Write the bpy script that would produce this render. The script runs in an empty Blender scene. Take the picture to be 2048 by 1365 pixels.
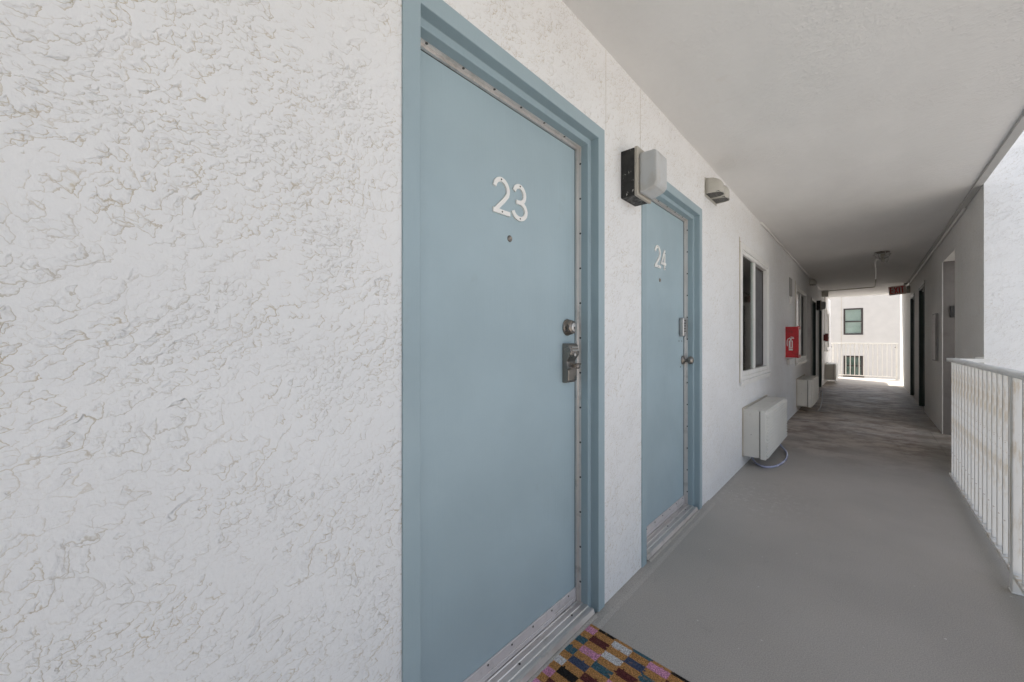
import bpy, bmesh, math, random
from mathutils import Vector, Matrix
random.seed(7)
S = bpy.context.scene
COL = S.collection
PI = math.pi

# ------------------------------------------------------------------ camera, world, sun, exposure
cam_d = bpy.data.cameras.new('camera'); cam = bpy.data.objects.new('camera', cam_d); COL.objects.link(cam)
cam_d.sensor_width = 36; cam_d.lens = 790/2048*36; cam_d.clip_start = .02; cam_d.clip_end = 500
cam.location = (0, 0, 1.15); cam.rotation_euler = (math.radians(90), 0, math.radians(41.907))
S.camera = cam

SUN_AZ = -57.0   # degrees from +Y towards +X
SUN_EL = 58.0
W = bpy.data.worlds.new('World'); S.world = W; W.use_nodes = True
nt = W.node_tree; nt.nodes.clear()
sky = nt.nodes.new('ShaderNodeTexSky'); sky.sky_type = 'NISHITA'; sky.sun_disc = False
sky.sun_elevation = math.radians(SUN_EL); sky.sun_rotation = math.radians(SUN_AZ)
sky.dust_density = 2.0; sky.ozone_density = 1.0
bg = nt.nodes.new('ShaderNodeBackground'); bg.inputs[1].default_value = .15
wo = nt.nodes.new('ShaderNodeOutputWorld')
hs = nt.nodes.new('ShaderNodeHueSaturation'); hs.inputs['Saturation'].default_value = .52   # milky coastal haze
nt.links.new(sky.outputs[0], hs.inputs['Color']); nt.links.new(hs.outputs[0], bg.inputs[0]); nt.links.new(bg.outputs[0], wo.inputs[0])
sd = bpy.data.lights.new('sun', 'SUN'); sd.energy = 5.0; sd.angle = math.radians(.5); sd.color = (1, .94, .85)
sun = bpy.data.objects.new('sun', sd); COL.objects.link(sun)
az, el = math.radians(SUN_AZ), math.radians(SUN_EL)
dvec = Vector((math.sin(az)*math.cos(el), math.cos(az)*math.cos(el), math.sin(el)))
sun.rotation_euler = dvec.to_track_quat('Z', 'Y').to_euler()
sun.location = (0, 0, 30)
S.view_settings.view_transform = 'Standard'; S.view_settings.look = 'None'
S.view_settings.exposure = 1.10; S.view_settings.gamma = 1
try:
    S.cycles.max_bounces = 16; S.cycles.diffuse_bounces = 12; S.cycles.glossy_bounces = 4
    S.cycles.transparent_max_bounces = 8; S.cycles.sample_clamp_indirect = 8
except Exception: pass

# ------------------------------------------------------------------ material helpers
class N:
    def __init__(s, name):
        s.m = bpy.data.materials.new(name); s.m.use_nodes = True
        s.t = s.m.node_tree; s.t.nodes.clear()
        s.o = s.t.nodes.new('ShaderNodeOutputMaterial')
        s.p = s.t.nodes.new('ShaderNodeBsdfPrincipled')
        s.l(s.p.outputs[0], s.o.inputs[0])
        s._c = None
    def l(s, a, b): s.t.links.new(a, b)
    def put(s, inp, v):
        if hasattr(v, 'is_linked') or isinstance(v, bpy.types.NodeSocket): s.l(v, inp)
        else:
            if isinstance(v, (tuple, list)) and len(v) == 3 and inp.type == 'RGBA': v = (*v, 1)
            inp.default_value = v
    def coord(s):
        if s._c is None: s._c = s.t.nodes.new('ShaderNodeTexCoord').outputs['Object']
        return s._c
    def mapp(s, v, scale=(1,1,1), loc=(0,0,0)):
        n = s.t.nodes.new('ShaderNodeMapping'); s.l(v, n.inputs[0])
        n.inputs['Scale'].default_value = scale; n.inputs['Location'].default_value = loc
        return n.outputs[0]
    def noise(s, scale, v=None, detail=2, rough=.5, col=False, dist=0):
        n = s.t.nodes.new('ShaderNodeTexNoise'); s.l(v if v is not None else s.coord(), n.inputs['Vector'])
        n.inputs['Scale'].default_value = scale; n.inputs['Detail'].default_value = detail
        n.inputs['Roughness'].default_value = rough; n.inputs['Distortion'].default_value = dist
        return n.outputs['Color' if col else 'Fac']
    def math(s, op, a, b=None, c=None, clamp=False):
        n = s.t.nodes.new('ShaderNodeMath'); n.operation = op; n.use_clamp = clamp
        for i, v in enumerate((a, b, c)):
            if v is not None: s.put(n.inputs[i], v)
        return n.outputs[0]
    def vmath(s, op, a, b=None):
        n = s.t.nodes.new('ShaderNodeVectorMath'); n.operation = op
        s.put(n.inputs[0], a)
        if b is not None: 
            if op == 'SCALE': s.put(n.inputs['Scale'], b)
            else: s.put(n.inputs[1], b)
        return n.outputs[0]
    def rng(s, v, a, b, c=0, d=1, smooth=True):
        n = s.t.nodes.new('ShaderNodeMapRange'); s.l(v, n.inputs[0])
        n.interpolation_type = 'SMOOTHSTEP' if smooth else 'LINEAR'
        for i, x in enumerate((a, b, c, d)): n.inputs[i+1].default_value = x
        return n.outputs[0]
    def mix(s, f, a, b):
        n = s.t.nodes.new('ShaderNodeMix'); n.data_type = 'RGBA'
        s.put(n.inputs[0], f)
        s.put(n.inputs[6], a); s.put(n.inputs[7], b)
        return n.outputs[2]
    def bump(s, h, dist, strength=1, prev=None):
        n = s.t.nodes.new('ShaderNodeBump'); s.l(h, n.inputs['Height'])
        n.inputs['Distance'].default_value = dist; n.inputs['Strength'].default_value = strength
        if prev is not None: s.l(prev, n.inputs['Normal'])
        return n.outputs[0]
    def set(s, **k):
        names = dict(color='Base Color', rough='Roughness', metal='Metallic', normal='Normal', alpha='Alpha',
                     trans='Transmission Weight', spec='Specular IOR Level', ior='IOR', emit='Emission Color', es='Emission Strength', coat='Coat Weight')
        for a, v in k.items(): s.put(s.p.inputs[names[a]], v)
        return s.m

def paint(name, col, rough=.45, var=.06, bump=.0004, bscale=60, metal=0, dirt=None, dirt_amt=.0):
    n = N(name)
    a = tuple(c*(1-var) for c in col); b = tuple(min(1, c*(1+var)) for c in col)
    c = n.mix(n.rng(n.noise(3.1, detail=4), .3, .7), a, b)
    if dirt:
        f = n.math('MULTIPLY', n.rng(n.noise(9, detail=6, rough=.7), .52, .72), dirt_amt)
        c = n.mix(f, c, dirt)
    r = n.rng(n.noise(14, detail=3), .3, .7, max(.02, rough-.06), min(1, rough+.08))
    nm = n.bump(n.noise(bscale, detail=3), bump)
    return n.set(color=c, rough=r, normal=nm, metal=metal)

def stucco_mat(name='stucco_paint', white=(.80, .80, .805), k=1.0):
    """white painted skip-trowel stucco: overlapping smeared plates, each ending in a short ragged lip on its
    lower right side that throws a small step and holds tan dirt"""
    n = N(name)
    co = n.coord()
    sx = n.t.nodes.new('ShaderNodeSeparateXYZ'); n.l(co, sx.inputs[0])
    cb = n.t.nodes.new('ShaderNodeCombineXYZ'); n.l(n.math('ADD', sx.outputs[0], sx.outputs[1]), cb.inputs[0]); n.l(sx.outputs[2], cb.inputs[1])
    uv = cb.outputs[0]
    def warp(p, sc, amt, det=2):
        return n.vmath('ADD', p, n.vmath('SCALE', n.vmath('SUBTRACT', n.noise(sc, p, detail=det, col=True), (.5, .5, .5)), amt))
    p = warp(uv, 3.5, .09)
    zone = n.rng(n.noise(2.3, uv, detail=2), .40, .60)        # 0 broad strokes, 1 fine dense texture
    calm = n.rng(n.noise(3.4, n.mapp(uv, scale=(.7, 1.5, 1), loc=(3, 7, 0)), detail=3), .33, .47)   # smooth trowelled bands
    def layer(scale, off, keep, wid, wa):
        q = warp(p, scale*1.5, 1.0/scale, 3)
        q = n.mapp(q, scale=(.82, 1.12, 1), loc=(off, off*.7, 0))
        v1 = n.t.nodes.new('ShaderNodeTexVoronoi'); v1.voronoi_dimensions = '2D'; v1.feature = 'F1'
        v2 = n.t.nodes.new('ShaderNodeTexVoronoi'); v2.voronoi_dimensions = '2D'; v2.feature = 'DISTANCE_TO_EDGE'
        for v in (v1, v2): n.l(q, v.inputs['Vector']); v.inputs['Scale'].default_value = scale
        rel = n.vmath('NORMALIZE', n.vmath('SUBTRACT', q, v1.outputs['Position']))
        dt = n.t.nodes.new('ShaderNodeVectorMath'); dt.operation = 'DOT_PRODUCT'; n.l(rel, dt.inputs[0]); dt.inputs[1].default_value = (.80, -.60, 0)
        sc = n.t.nodes.new('ShaderNodeSeparateColor'); n.l(v1.outputs['Color'], sc.inputs[0])
        on = n.rng(sc.outputs[0], 1-keep, 1-keep+.25)
        side = n.math('MULTIPLY', n.rng(n.math('ADD', dt.outputs['Value'], n.math('MULTIPLY', n.math('SUBTRACT', sc.outputs[1], .5), .5)), .15, .75), on)
        dist = n.math('DIVIDE', v2.outputs['Distance'], scale)
        line = n.math('MULTIPLY', n.rng(dist, 0, wid, 1, 0), side)
        h = n.math('MULTIPLY', n.rng(dist, 0, .45/scale, 1, 0), side)
        return n.math('MULTIPLY', line, wa), n.math('MULTIPLY', h, wa)
    bz = n.math('ADD', n.math('MULTIPLY', zone, -.65), 1)
    A = layer(20, 0, .56, .0027, n.math('MULTIPLY', bz, n.math('ADD', n.math('MULTIPLY', calm, .6), .4)))
    Bl = layer(42, 3.1, .80, .0021, n.math('ADD', n.math('MULTIPLY', calm, .55), .45))
    C = layer(84, 7.7, .88, .0016, n.math('MULTIPLY', n.math('ADD', n.math('MULTIPLY', calm, .75), .25), n.math('ADD', n.math('MULTIPLY', zone, .6), .4)))
    lines = n.math('MAXIMUM', A[0], n.math('MAXIMUM', n.math('MULTIPLY', Bl[0], .9), n.math('MULTIPLY', C[0], .85)))
    tan = n.mix(n.rng(n.noise(6, detail=3), .38, .62), (.46, .37, .23), (.50, .455, .385))
    base = n.mix(n.rng(n.noise(2.2, detail=5), .3, .7), tuple(c*.965 for c in white), white)
    col = n.mix(n.math('MULTIPLY', lines, .85*k, clamp=True), base, tan)
    hh = n.math('ADD', A[1], n.math('ADD', n.math('MULTIPLY', Bl[1], .5), n.math('MULTIPLY', C[1], .25)))
    nm = n.bump(n.noise(14, p, detail=4, rough=.6), .008, .7)
    nm = n.bump(hh, .0038*k, .9, nm)
    nm = n.bump(n.noise(150, detail=3, rough=.65), .0014, .9, nm)
    return n.set(color=col, rough=.62, normal=nm, spec=.35)

def ceiling_mat():
    n = N('ceiling_paint')
    a = n.noise(75, detail=3, rough=.6); b = n.noise(24, detail=4, rough=.6)
    st = n.noise(2.2, n.mapp(n.coord(), scale=(1, .35, 1)), detail=5, rough=.6)
    c = n.mix(n.rng(st, .3, .72), (.755, .745, .73), (.815, .805, .79))
    patch = n.rng(n.noise(1.3, detail=5, rough=.6), .50, .60)
    c = n.mix(n.math('MULTIPLY', patch, .18), c, (.72, .725, .71))
    stain = n.rng(n.noise(2.7, n.mapp(n.coord(), loc=(3, 8, 0)), detail=6, rough=.7), .62, .70)
    c = n.mix(n.math('MULTIPLY', stain, .12), c, (.60, .54, .45))
    a2 = n.rng(n.noise(2.1, n.mapp(n.coord(), loc=(9, 1, 0)), detail=3),   .4, .6, .70, 1)
    a = n.math('MULTIPLY', a, a2)
    nm = n.bump(n.rng(a, .40, .62), .0013, .7)
    nm = n.bump(b, .006, .5, nm)
    return n.set(color=c, rough=.75, normal=nm, spec=.25)

def floor_mat():
    n = N('painted_concrete')
    co = n.coord()
    sx = n.t.nodes.new('ShaderNodeSeparateXYZ'); n.l(co, sx.inputs[0])
    y = sx.outputs[1]; x = sx.outputs[0]
    grain = n.noise(240, detail=3, rough=.75)
    c = n.mix(n.rng(n.noise(.9, detail=5), .3, .7), (.310, .285, .262), (.365, .336, .310))
    # slight greenish pooling near the wall
    c = n.mix(n.math('MULTIPLY', n.rng(x, -.86, -.35, 1, 0), .4), c, (.335, .325, .30))
    c = n.mix(n.rng(grain, .35, .65), c, n.vmath('SCALE', c, 1.42))
    ro = n.rng(n.noise(1.0, n.mapp(co, scale=(26, 5, 1)), detail=5, rough=.7), .60, .70)
    c = n.mix(n.math('MULTIPLY', ro, .10), c, (.20, .18, .16))
    so = n.rng(n.noise(5.5, n.mapp(co, loc=(1, 2, 0)), detail=6, rough=.7), .60, .72)
    c = n.mix(n.math('MULTIPLY', so, .22), c, (.24, .225, .20))
    # paint flecks
    fl = n.rng(n.noise(38, detail=1), .785, .81)
    c = n.mix(n.math('MULTIPLY', fl, .7), c, (.72, .71, .69))
    # scuffed patch by the first air conditioner
    d = n.vmath('DISTANCE', co, (-.70, 3.45, .0))
    vd = n.t.nodes[-1] if False else None
    ln = n.t.nodes.new('ShaderNodeVectorMath'); ln.operation = 'DISTANCE'; n.l(co, ln.inputs[0]); ln.inputs[1].default_value = (-.60, 3.35, 0)
    sc = n.math('MULTIPLY', n.rng(ln.outputs['Value'], .10, .55, 1, 0), n.rng(n.noise(22, detail=8, rough=.82), .52, .60))
    c = n.mix(n.math('MULTIPLY', sc, .38), c, (.60, .59, .57))
    # far, worn brown zone with pale streaks across the walk
    yy = n.math('ADD', y, n.math('MULTIPLY', n.math('SUBTRACT', n.noise(1.3, detail=4), .5), 2.4))
    worn = n.rng(yy, 4.6, 6.6)
    st = n.noise(1.0, n.mapp(co, scale=(3.2, 3.6, 1)), detail=9, rough=.74)
    w = n.mix(n.rng(st, .40, .62), (.27, .212, .178), (.54, .47, .405))
    w = n.mix(n.math('MULTIPLY', n.rng(n.noise(1.0, n.mapp(co, scale=(1.3, 2.0, 1), loc=(2, 5, 0)), detail=10, rough=.78), .53, .60), .75), w, (.60, .565, .53))
    c = n.mix(worn, c, w)
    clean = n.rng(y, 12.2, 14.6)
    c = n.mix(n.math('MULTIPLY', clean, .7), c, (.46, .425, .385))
    # darker grey-green along both edges
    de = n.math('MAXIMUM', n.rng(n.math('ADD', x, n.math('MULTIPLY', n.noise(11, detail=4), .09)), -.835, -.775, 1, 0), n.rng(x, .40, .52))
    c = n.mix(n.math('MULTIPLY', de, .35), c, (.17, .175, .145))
    nm = n.bump(grain, .0009, .8)
    nm = n.bump(n.noise(12, detail=4), .003, .4, nm)
    r = n.rng(n.noise(2.5, detail=4), .3, .7, .50, .66)
    return n.set(color=c, rough=r, normal=nm, spec=.35)

def glass_mat(name, tint=(.9, .95, .93)):
    n = N(name)
    t = n.t.nodes.new('ShaderNodeBsdfTransparent'); t.inputs[0].default_value = (*tint, 1)
    g = n.t.nodes.new('ShaderNodeBsdfGlossy'); g.inputs['Roughness'].default_value = .04
    fr = n.t.nodes.new('ShaderNodeFresnel'); fr.inputs[0].default_value = 1.45
    mx = n.t.nodes.new('ShaderNodeMixShader')
    n.l(fr.outputs[0], mx.inputs[0]); n.l(t.outputs[0], mx.inputs[1]); n.l(g.outputs[0], mx.inputs[2])
    n.t.nodes.remove(n.p); n.l(mx.outputs[0], n.o.inputs[0])
    return n.m

def rail_mat():
    n = N('railing_paint')
    co = n.coord()
    st = n.noise(9, n.mapp(co, scale=(3, 3, .5)), detail=5, rough=.65)
    f = n.rng(st, .47, .66)
    sx = n.t.nodes.new('ShaderNodeSeparateXYZ'); n.l(co, sx.inputs[0])
    c = n.mix(n.math('MULTIPLY', f, .75), (.74, .73, .71), (.52, .42, .29))
    sp = n.rng(n.noise(60, detail=4, rough=.7), .66, .72)
    c = n.mix(n.math('MULTIPLY', sp, .8), c, (.25, .16, .09))
    return n.set(color=c, rough=.5, normal=n.bump(n.noise(90, detail=3), .0006), spec=.4)

def blackpaint_mat():
    n = N('flaking_black_paint')
    f = n.rng(n.noise(55, n.mapp(n.coord(), scale=(1, 1, .45)), detail=6, rough=.75), .60, .64)
    c = n.mix(f, (.012, .012, .012), (.50, .48, .45))
    return n.set(color=c, rough=n.rng(n.noise(40), .3, .7, .35, .7), normal=n.bump(n.noise(70, detail=5), .002))

def lens_mat():
    n = N('frosted_lens')
    c = n.mix(n.rng(n.noise(12, detail=5, rough=.7), .40, .68), (.50, .515, .52), (.46, .45, .43))
    w = n.t.nodes.new('ShaderNodeTexWave'); w.bands_direction = 'Z'; w.inputs['Scale'].default_value = 60; n.l(n.coord(), w.inputs[0])
    return n.set(color=c, rough=.28, normal=n.bump(w.outputs['Fac'], .0008, .5), spec=.5)

def grid_steel():
    n = N('brushed_steel')
    a = n.noise(40, n.mapp(n.coord(), scale=(1, 1, 12)), detail=4)
    return n.set(color=n.mix(a, (.42, .41, .40), (.62, .60, .58)), metal=.85, rough=n.rng(a, .3, .7, .3, .5))

M = {}
M['stucco'] = stucco_mat()
M['stucco_soft'] = stucco_mat('worn_stucco_paint', (.84, .83, .81), .7)
M['stucco_bright'] = stucco_mat('end_stucco_paint', (.86, .86, .86), .6)
M['ceiling'] = ceiling_mat()
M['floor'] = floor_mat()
def door_paint(name, col):
    n = N(name)
    a = n.noise(1.0, n.mapp(n.coord(), scale=(90, 90, 4)), detail=4, rough=.6)
    c = n.mix(n.rng(n.noise(2.4, detail=5), .3, .7), tuple(v*.95 for v in col), tuple(v*1.04 for v in col))
    g = n.rng(n.noise(7, detail=6, rough=.75), .60, .74)
    c = n.mix(n.math('MULTIPLY', g, .12), c, (.24, .25, .24))
    ch = n.rng(n.noise(48, detail=3, rough=.7), .765, .78)
    c = n.mix(n.math('MULTIPLY', ch, .6), c, (.16, .20, .21))
    nm = n.bump(a, .0012, .5); nm = n.bump(n.noise(5, detail=3), .006, .35, nm); nm = n.bump(n.noise(260, detail=2), .0004, .6, nm)
    return n.set(color=c, rough=n.rng(n.noise(4, detail=5), .3, .7, .30, .46), normal=nm, spec=.45)
M['blue'] = door_paint('blue_grey_gloss', (.345, .440, .485))
M['blue_frame'] = door_paint('blue_grey_frame_gloss', (.315, .405, .448))
M['alu'] = paint('mill_aluminium', (.72, .69, .67), .36, .08, .0004, 120, .75, (.30, .28, .25), .5)
M['alu_pale'] = paint('worn_aluminium', (.66, .62, .62), .48, .06, .0004, 120, .35, (.35, .33, .31), .5)
M['screw'] = paint('dull_screw', (.10, .095, .09), .45, .1, .0002, 100, .7)
M['white'] = paint('white_vinyl', (.78, .77, .75), .42, .03, .0003, 50, 0, (.60, .56, .48), .35)
M['white_num'] = paint('white_numeral_enamel', (.80, .79, .77), .35, .02, .0003, 80)
M['plastic'] = paint('cream_plastic', (.66, .645, .60), .45, .04, .0005, 60, 0, (.50, .46, .38), .4)
M['grille'] = paint('cream_grille_plastic', (.70, .69, .65), .45, .03, .0005, 60)
M['dark'] = paint('dark_gap', (.02, .02, .02), .6, .1)
M['nickel'] = grid_steel()
M['nickel'].name = 'satin_nickel'
M['bronze'] = paint('aged_nickel', (.26, .235, .21), .30, .10, .0003, 80, .9)
M['key'] = paint('pale_key_buttons', (.38, .38, .37), .4)
M['black'] = blackpaint_mat()
M['black_plain'] = paint('black_plastic', (.02, .02, .022), .5, .1, .0008, 40)
M['lens'] = lens_mat()
M['gasket'] = paint('beige_gasket', (.42, .39, .34), .55, .08, .001, 50, 0, (.2, .18, .15), .5)
M['vent'] = paint('vent_beige', (.50, .485, .44), .45, .06, .0008, 40, 0, (.3, .28, .24), .4)
M['red'] = paint('red_cabinet_paint', (.52, .022, .03), .38, .15, .001, 40, 0, (.16, .02, .02), .7)
M['dkred'] = paint('dull_red_paint', (.20, .03, .025), .5)
M['decal'] = paint('white_decal', (.75, .72, .70), .5, .05, .0003, 60, 0, (.5, .2, .2), .5)
M['rail'] = rail_mat()
M['rail_clean'] = paint('white_rail_paint', (.76, .74, .70), .45, .03, .0006, 60, 0, (.55, .48, .36), .4)
M['railtop'] = paint('grey_white_rail_cap', (.78, .78, .76), .4, .05, .0006, 50, 0, (.35, .34, .33), .4)
M['glass'] = glass_mat('window_glass')
M['curtain'] = paint('dark_green_curtain', (.12, .16, .145), .8, .25, .002, 12)
M['screenmesh'] = paint('insect_screen', (.13, .13, .135), .7, .1, .0006, 500)
M['blind'] = paint('pale_blind', (.62, .64, .62), .6, .05, .001, 20)
M['bronzeframe'] = paint('bronze_window_frame', (.030, .020, .018), .4, .1)
M['dkgreen'] = paint('dark_green_door_paint', (.05, .075, .070), .4, .1, .0006, 40)
M['facade'] = paint('cream_facade_stucco', (.56, .535, .505), .8, .03, .004, 35)
M['panel'] = paint('grey_panel', (.34, .33, .325), .5, .06, .0008, 20, 0, (.28, .26, .25), .5)
M['ground'] = paint('pale_ground', (.54, .51, .47), .85, .1, .01, 6)
M['roof'] = paint('roof_membrane', (.5, .5, .48), .8, .1)
M['signbody'] = paint('sign_body', (.80, .64, .59), .5, .08)
M['signred'] = paint('sign_red', (.75, .08, .09), .5, .05)
M['hose'] = paint('clear_blue_hose', (.42, .44, .60), .2, .06)
M['hose2'] = paint('clear_grey_hose', (.55, .55, .57), .2, .06)
M['lock'] = M['bronze']
M['caulk'] = paint('old_caulk', (.50, .45, .38), .7, .15, .002, 60)

# ------------------------------------------------------------------ mesh helpers
class B:
    def __init__(s): s.bm = bmesh.new(); s.mi = 0
    def box(s, a, b, bev=0, seg=1):
        x0, y0, z0 = (min(a[i], b[i]) for i in range(3)); x1, y1, z1 = (max(a[i], b[i]) for i in range(3))
        r = bmesh.ops.create_cube(s.bm, size=1)
        for v in r['verts']:
            v.co = Vector((x0 if v.co.x < 0 else x1, y0 if v.co.y < 0 else y1, z0 if v.co.z < 0 else z1))
        es = list({e for v in r['verts'] for e in v.link_edges})
        fs = {f for v in r['verts'] for f in v.link_faces}
        for f in fs: f.material_index = s.mi
        if bev: bmesh.ops.bevel(s.bm, geom=es, offset=bev, segments=seg, affect='EDGES', profile=.6)
        return s
    def prism(s, pts, axis, a, b, bev=0):
        """polygon pts (2D) extruded along axis from a to b; axis x:(y,z) y:(x,z) z:(x,y)"""
        def P(p, t): return {'x': (t, p[0], p[1]), 'y': (p[0], t, p[1]), 'z': (p[0], p[1], t)}[axis]
        v0 = [s.bm.verts.new(P(p, a)) for p in pts]; v1 = [s.bm.verts.new(P(p, b)) for p in pts]
        fs = [s.bm.faces.new(v0), s.bm.faces.new(v1)]
        n = len(pts)
        for i in range(n): fs.append(s.bm.faces.new((v0[i], v0[(i+1) % n], v1[(i+1) % n], v1[i])))
        for f in fs: f.material_index = s.mi
        bmesh.ops.recalc_face_normals(s.bm, faces=fs)
        if bev:
            es = list({e for f in fs for e in f.edges})
            bmesh.ops.bevel(s.bm, geom=es, offset=bev, segments=2, affect='EDGES', profile=.6)
        return s
    def cyl(s, c, d, r, h, seg=20, r2=None):
        d = Vector(d).normalized(); q = d.to_track_quat('Z', 'Y').to_matrix().to_4x4()
        m = Matrix.Translation(Vector(c)+d*h/2) @ q
        res = bmesh.ops.create_cone(s.bm, cap_ends=True, segments=seg, radius1=r, radius2=r if r2 is None else r2, depth=h, matrix=m)
        for f in {f for v in res['verts'] for f in v.link_faces}:
            f.material_index = s.mi; f.smooth = len(f.verts) == 4
        return s
    def lathe(s, c, d, prof, seg=28):
        """prof list of (r, h)"""
        d = Vector(d).normalized(); q = d.to_track_quat('Z', 'Y').to_matrix()
        rings = []
        for r, h in prof:
            rings.append([s.bm.verts.new(Vector(c)+q @ Vector((r*math.cos(2*PI*i/seg), r*math.sin(2*PI*i/seg), h))) for i in range(seg)])
        fs = []
        for a, b in zip(rings, rings[1:]):
            for i in range(seg):
                f = s.bm.faces.new((a[i], a[(i+1) % seg], b[(i+1) % seg], b[i])); f.smooth = True; fs.append(f)
        fs.append(s.bm.faces.new(rings[0])); fs.append(s.bm.faces.new(rings[-1]))
        for f in fs: f.material_index = s.mi
        bmesh.ops.recalc_face_normals(s.bm, faces=fs)
        return s
    def tube(s, pts, r, seg=10):
        pts = [Vector(p) for p in pts]; rings = []; up = Vector((0, 0, 1))
        for i, p in enumerate(pts):
            t = (pts[min(i+1, len(pts)-1)]-pts[max(i-1, 0)]).normalized()
            if i == 0:
                u = t.cross(Vector((.13, .31, .94))).normalized()
            else:
                u = (u - t*u.dot(t)).normalized()
            w = t.cross(u)
            rings.append([s.bm.verts.new(p+(u*math.cos(2*PI*k/seg)+w*math.sin(2*PI*k/seg))*r) for k in range(seg)])
        fs = []
        for a, b in zip(rings, rings[1:]):
            for k in range(seg):
                f = s.bm.faces.new((a[k], a[(k+1) % seg], b[(k+1) % seg], b[k])); f.smooth = True; fs.append(f)
        fs.append(s.bm.faces.new(rings[0])); fs.append(s.bm.faces.new(rings[-1]))
        for f in fs: f.material_index = s.mi
        bmesh.ops.recalc_face_normals(s.bm, faces=fs)
        return s
    def stroke(s, path, w, t, fr):
        """flat ribbon letter stroke; path in (u, v), fr(u, v, n) -> 3D"""
        L, R = [], []
        for i, p in enumerate(path):
            a = Vector(path[max(i-1, 0)]); b = Vector(path[min(i+1, len(path)-1)]); p = Vector(p)
            if 0 < i < len(path)-1:
                d1 = (p-a).normalized(); d2 = (b-p).normalized(); n1 = Vector((-d1.y, d1.x)); n2 = Vector((-d2.y, d2.x))
                m = (n1+n2); m = m.normalized() if m.length > 1e-6 else n1
                k = 1/max(.45, m.dot(n1))
            else:
                d = (b-a).normalized(); m = Vector((-d.y, d.x)); k = 1
            L.append(p+m*w/2*k); R.append(p-m*w/2*k)
        loop = L+R[::-1]
        rings = [[s.bm.verts.new(fr(q.x, q.y, z)) for q in loop] for z in (0, t)]
        n = len(path); fs = []
        for ring in rings:
            for i in range(n-1):
                fs.append(s.bm.faces.new((ring[i], ring[i+1], ring[2*n-2-i], ring[2*n-1-i])))
        for i in range(2*n):
            fs.append(s.bm.faces.new((rings[0][i], rings[0][(i+1) % (2*n)], rings[1][(i+1) % (2*n)], rings[1][i])))
        for f in fs: f.material_index = s.mi
        bmesh.ops.recalc_face_normals(s.bm, faces=fs)
        return s
    def sweep(s, prof, y0, y1, top, X, sgn=-1, z0=0.0):
        """three-sided door frame: prof (u inwards from opening edge, v into the wall)"""
        st = []
        for u, v in prof:
            x = X+sgn*v
            st.append([s.bm.verts.new(p) for p in ((x, y0+u, z0), (x, y0+u, top-u), (x, y1-u, top-u), (x, y1-u, z0))])
        fs = []; n = len(prof)
        for i in range(n):
            a = st[i]; b = st[(i+1) % n]
            for k in range(3): fs.append(s.bm.faces.new((a[k], a[k+1], b[k+1], b[k])))
        fs.append(s.bm.faces.new([q[0] for q in st])); fs.append(s.bm.faces.new([q[3] for q in st]))
        for f in fs: f.material_index = s.mi
        bmesh.ops.recalc_face_normals(s.bm, faces=fs)
        return s
    def obj(s, name, mat, parent=None, loc=None, smooth=False):
        """mat: one material or list. Geometry is written in world space; with a parent it is shifted to the parent's base"""
        me = bpy.data.meshes.new(name)
        if smooth:
            for f in s.bm.faces: f.smooth = True
        s.bm.to_mesh(me); s.bm.free()
        for m in (mat if isinstance(mat, list) else [mat]): me.materials.append(m)
        o = bpy.data.objects.new(name, me); COL.objects.link(o)
        if parent is not None:
            base = Vector((0, 0, 0)); q = parent
            while q is not None: base += q.location; q = q.parent
            o.parent = parent; o.location = (0, 0, 0); me.transform(Matrix.Translation(-base))
        elif loc is not None:
            o.location = loc; me.transform(Matrix.Translation(-Vector(loc)))
        return o

def tag(o, label=None, cat=None, group=None, kind=None):
    if label: o['label'] = label
    if cat: o['category'] = cat
    if group: o['group'] = group
    if kind: o['kind'] = kind
    return o
def empty(name, loc, label, cat, group=None):
    o = bpy.data.objects.new(name, None); COL.objects.link(o); o.location = loc; o.empty_display_size = .1
    return tag(o, label, cat, group)
def dup_mesh(src, parent, offset):
    c = src.copy(); COL.objects.link(c); c.parent = parent; c.location = Vector(src.location)+Vector(offset); return c
def copy_tree(o, parent=None):
    c = o.copy(); COL.objects.link(c)
    if parent is not None: c.parent = parent
    for ch in list(o.children): copy_tree(ch, c)
    return c
def arc(cx, cy, r, a0, a1, n=12, ry=None):
    ry = r if ry is None else ry
    return [(cx+r*math.cos(math.radians(a0+(a1-a0)*i/n)), cy+ry*math.sin(math.radians(a0+(a1-a0)*i/n))) for i in range(n+1)]

WX = -.845      # left wall plane
RX = .70        # right wall plane
CH = 2.42       # ceiling height
# ------------------------------------------------------------------ setting
b = B(); b.box((-60, -60, -3.0), (60, 90, -2.9)); g = b.obj('ground', M['ground']); tag(g, kind='structure')

b = B()
b.box((-1.3, -4, -.16), (.60, 16.45, 0), 0)
b.box((.602, 4.78, -.16), (RX+.6, 16.45, -.0005))
# little cove of floor coating run up to the wall
b.prism([(WX+.0005, .0), (WX+.0005, .009), (WX+.036, .0065), (WX+.046, .0030), (WX+.056, .0003)], 'y', -4, 3.05)
# low curbs carrying the two near thresholds
for y0, y1 in ((.613, 1.458), (1.994, 2.814)):
    b.prism([(WX-.10, .0), (WX-.10, .014), (WX+.008, .014), (WX+.016, .0082), (WX+.017, .0)], 'y', y0, y1)
fl = b.obj('walkway_floor', M['floor']); tag(fl, kind='structure')

b = B(); b.box((-1.3, -4, CH), (RX, 14.9, CH+.2)); b.box((RX+.001, 4.9, CH), (.95, 14.9, CH+.2)); b.box((.951, 7.27, CH), (1.4, 14.9, CH+.2))
ce = b.obj('ceiling', M['ceiling']); tag(ce, kind='structure')
# slab-edge drip lip and crown bead on the right
b = B(); b.box((.648, -4, CH-.016), (RX-.001, 14.88, CH-.0005), .003)
dl = b.obj('drip_lip', paint('drip_lip_paint', (.50, .495, .48), .6, .05, .002, 30)); dl.parent = ce; 

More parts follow.
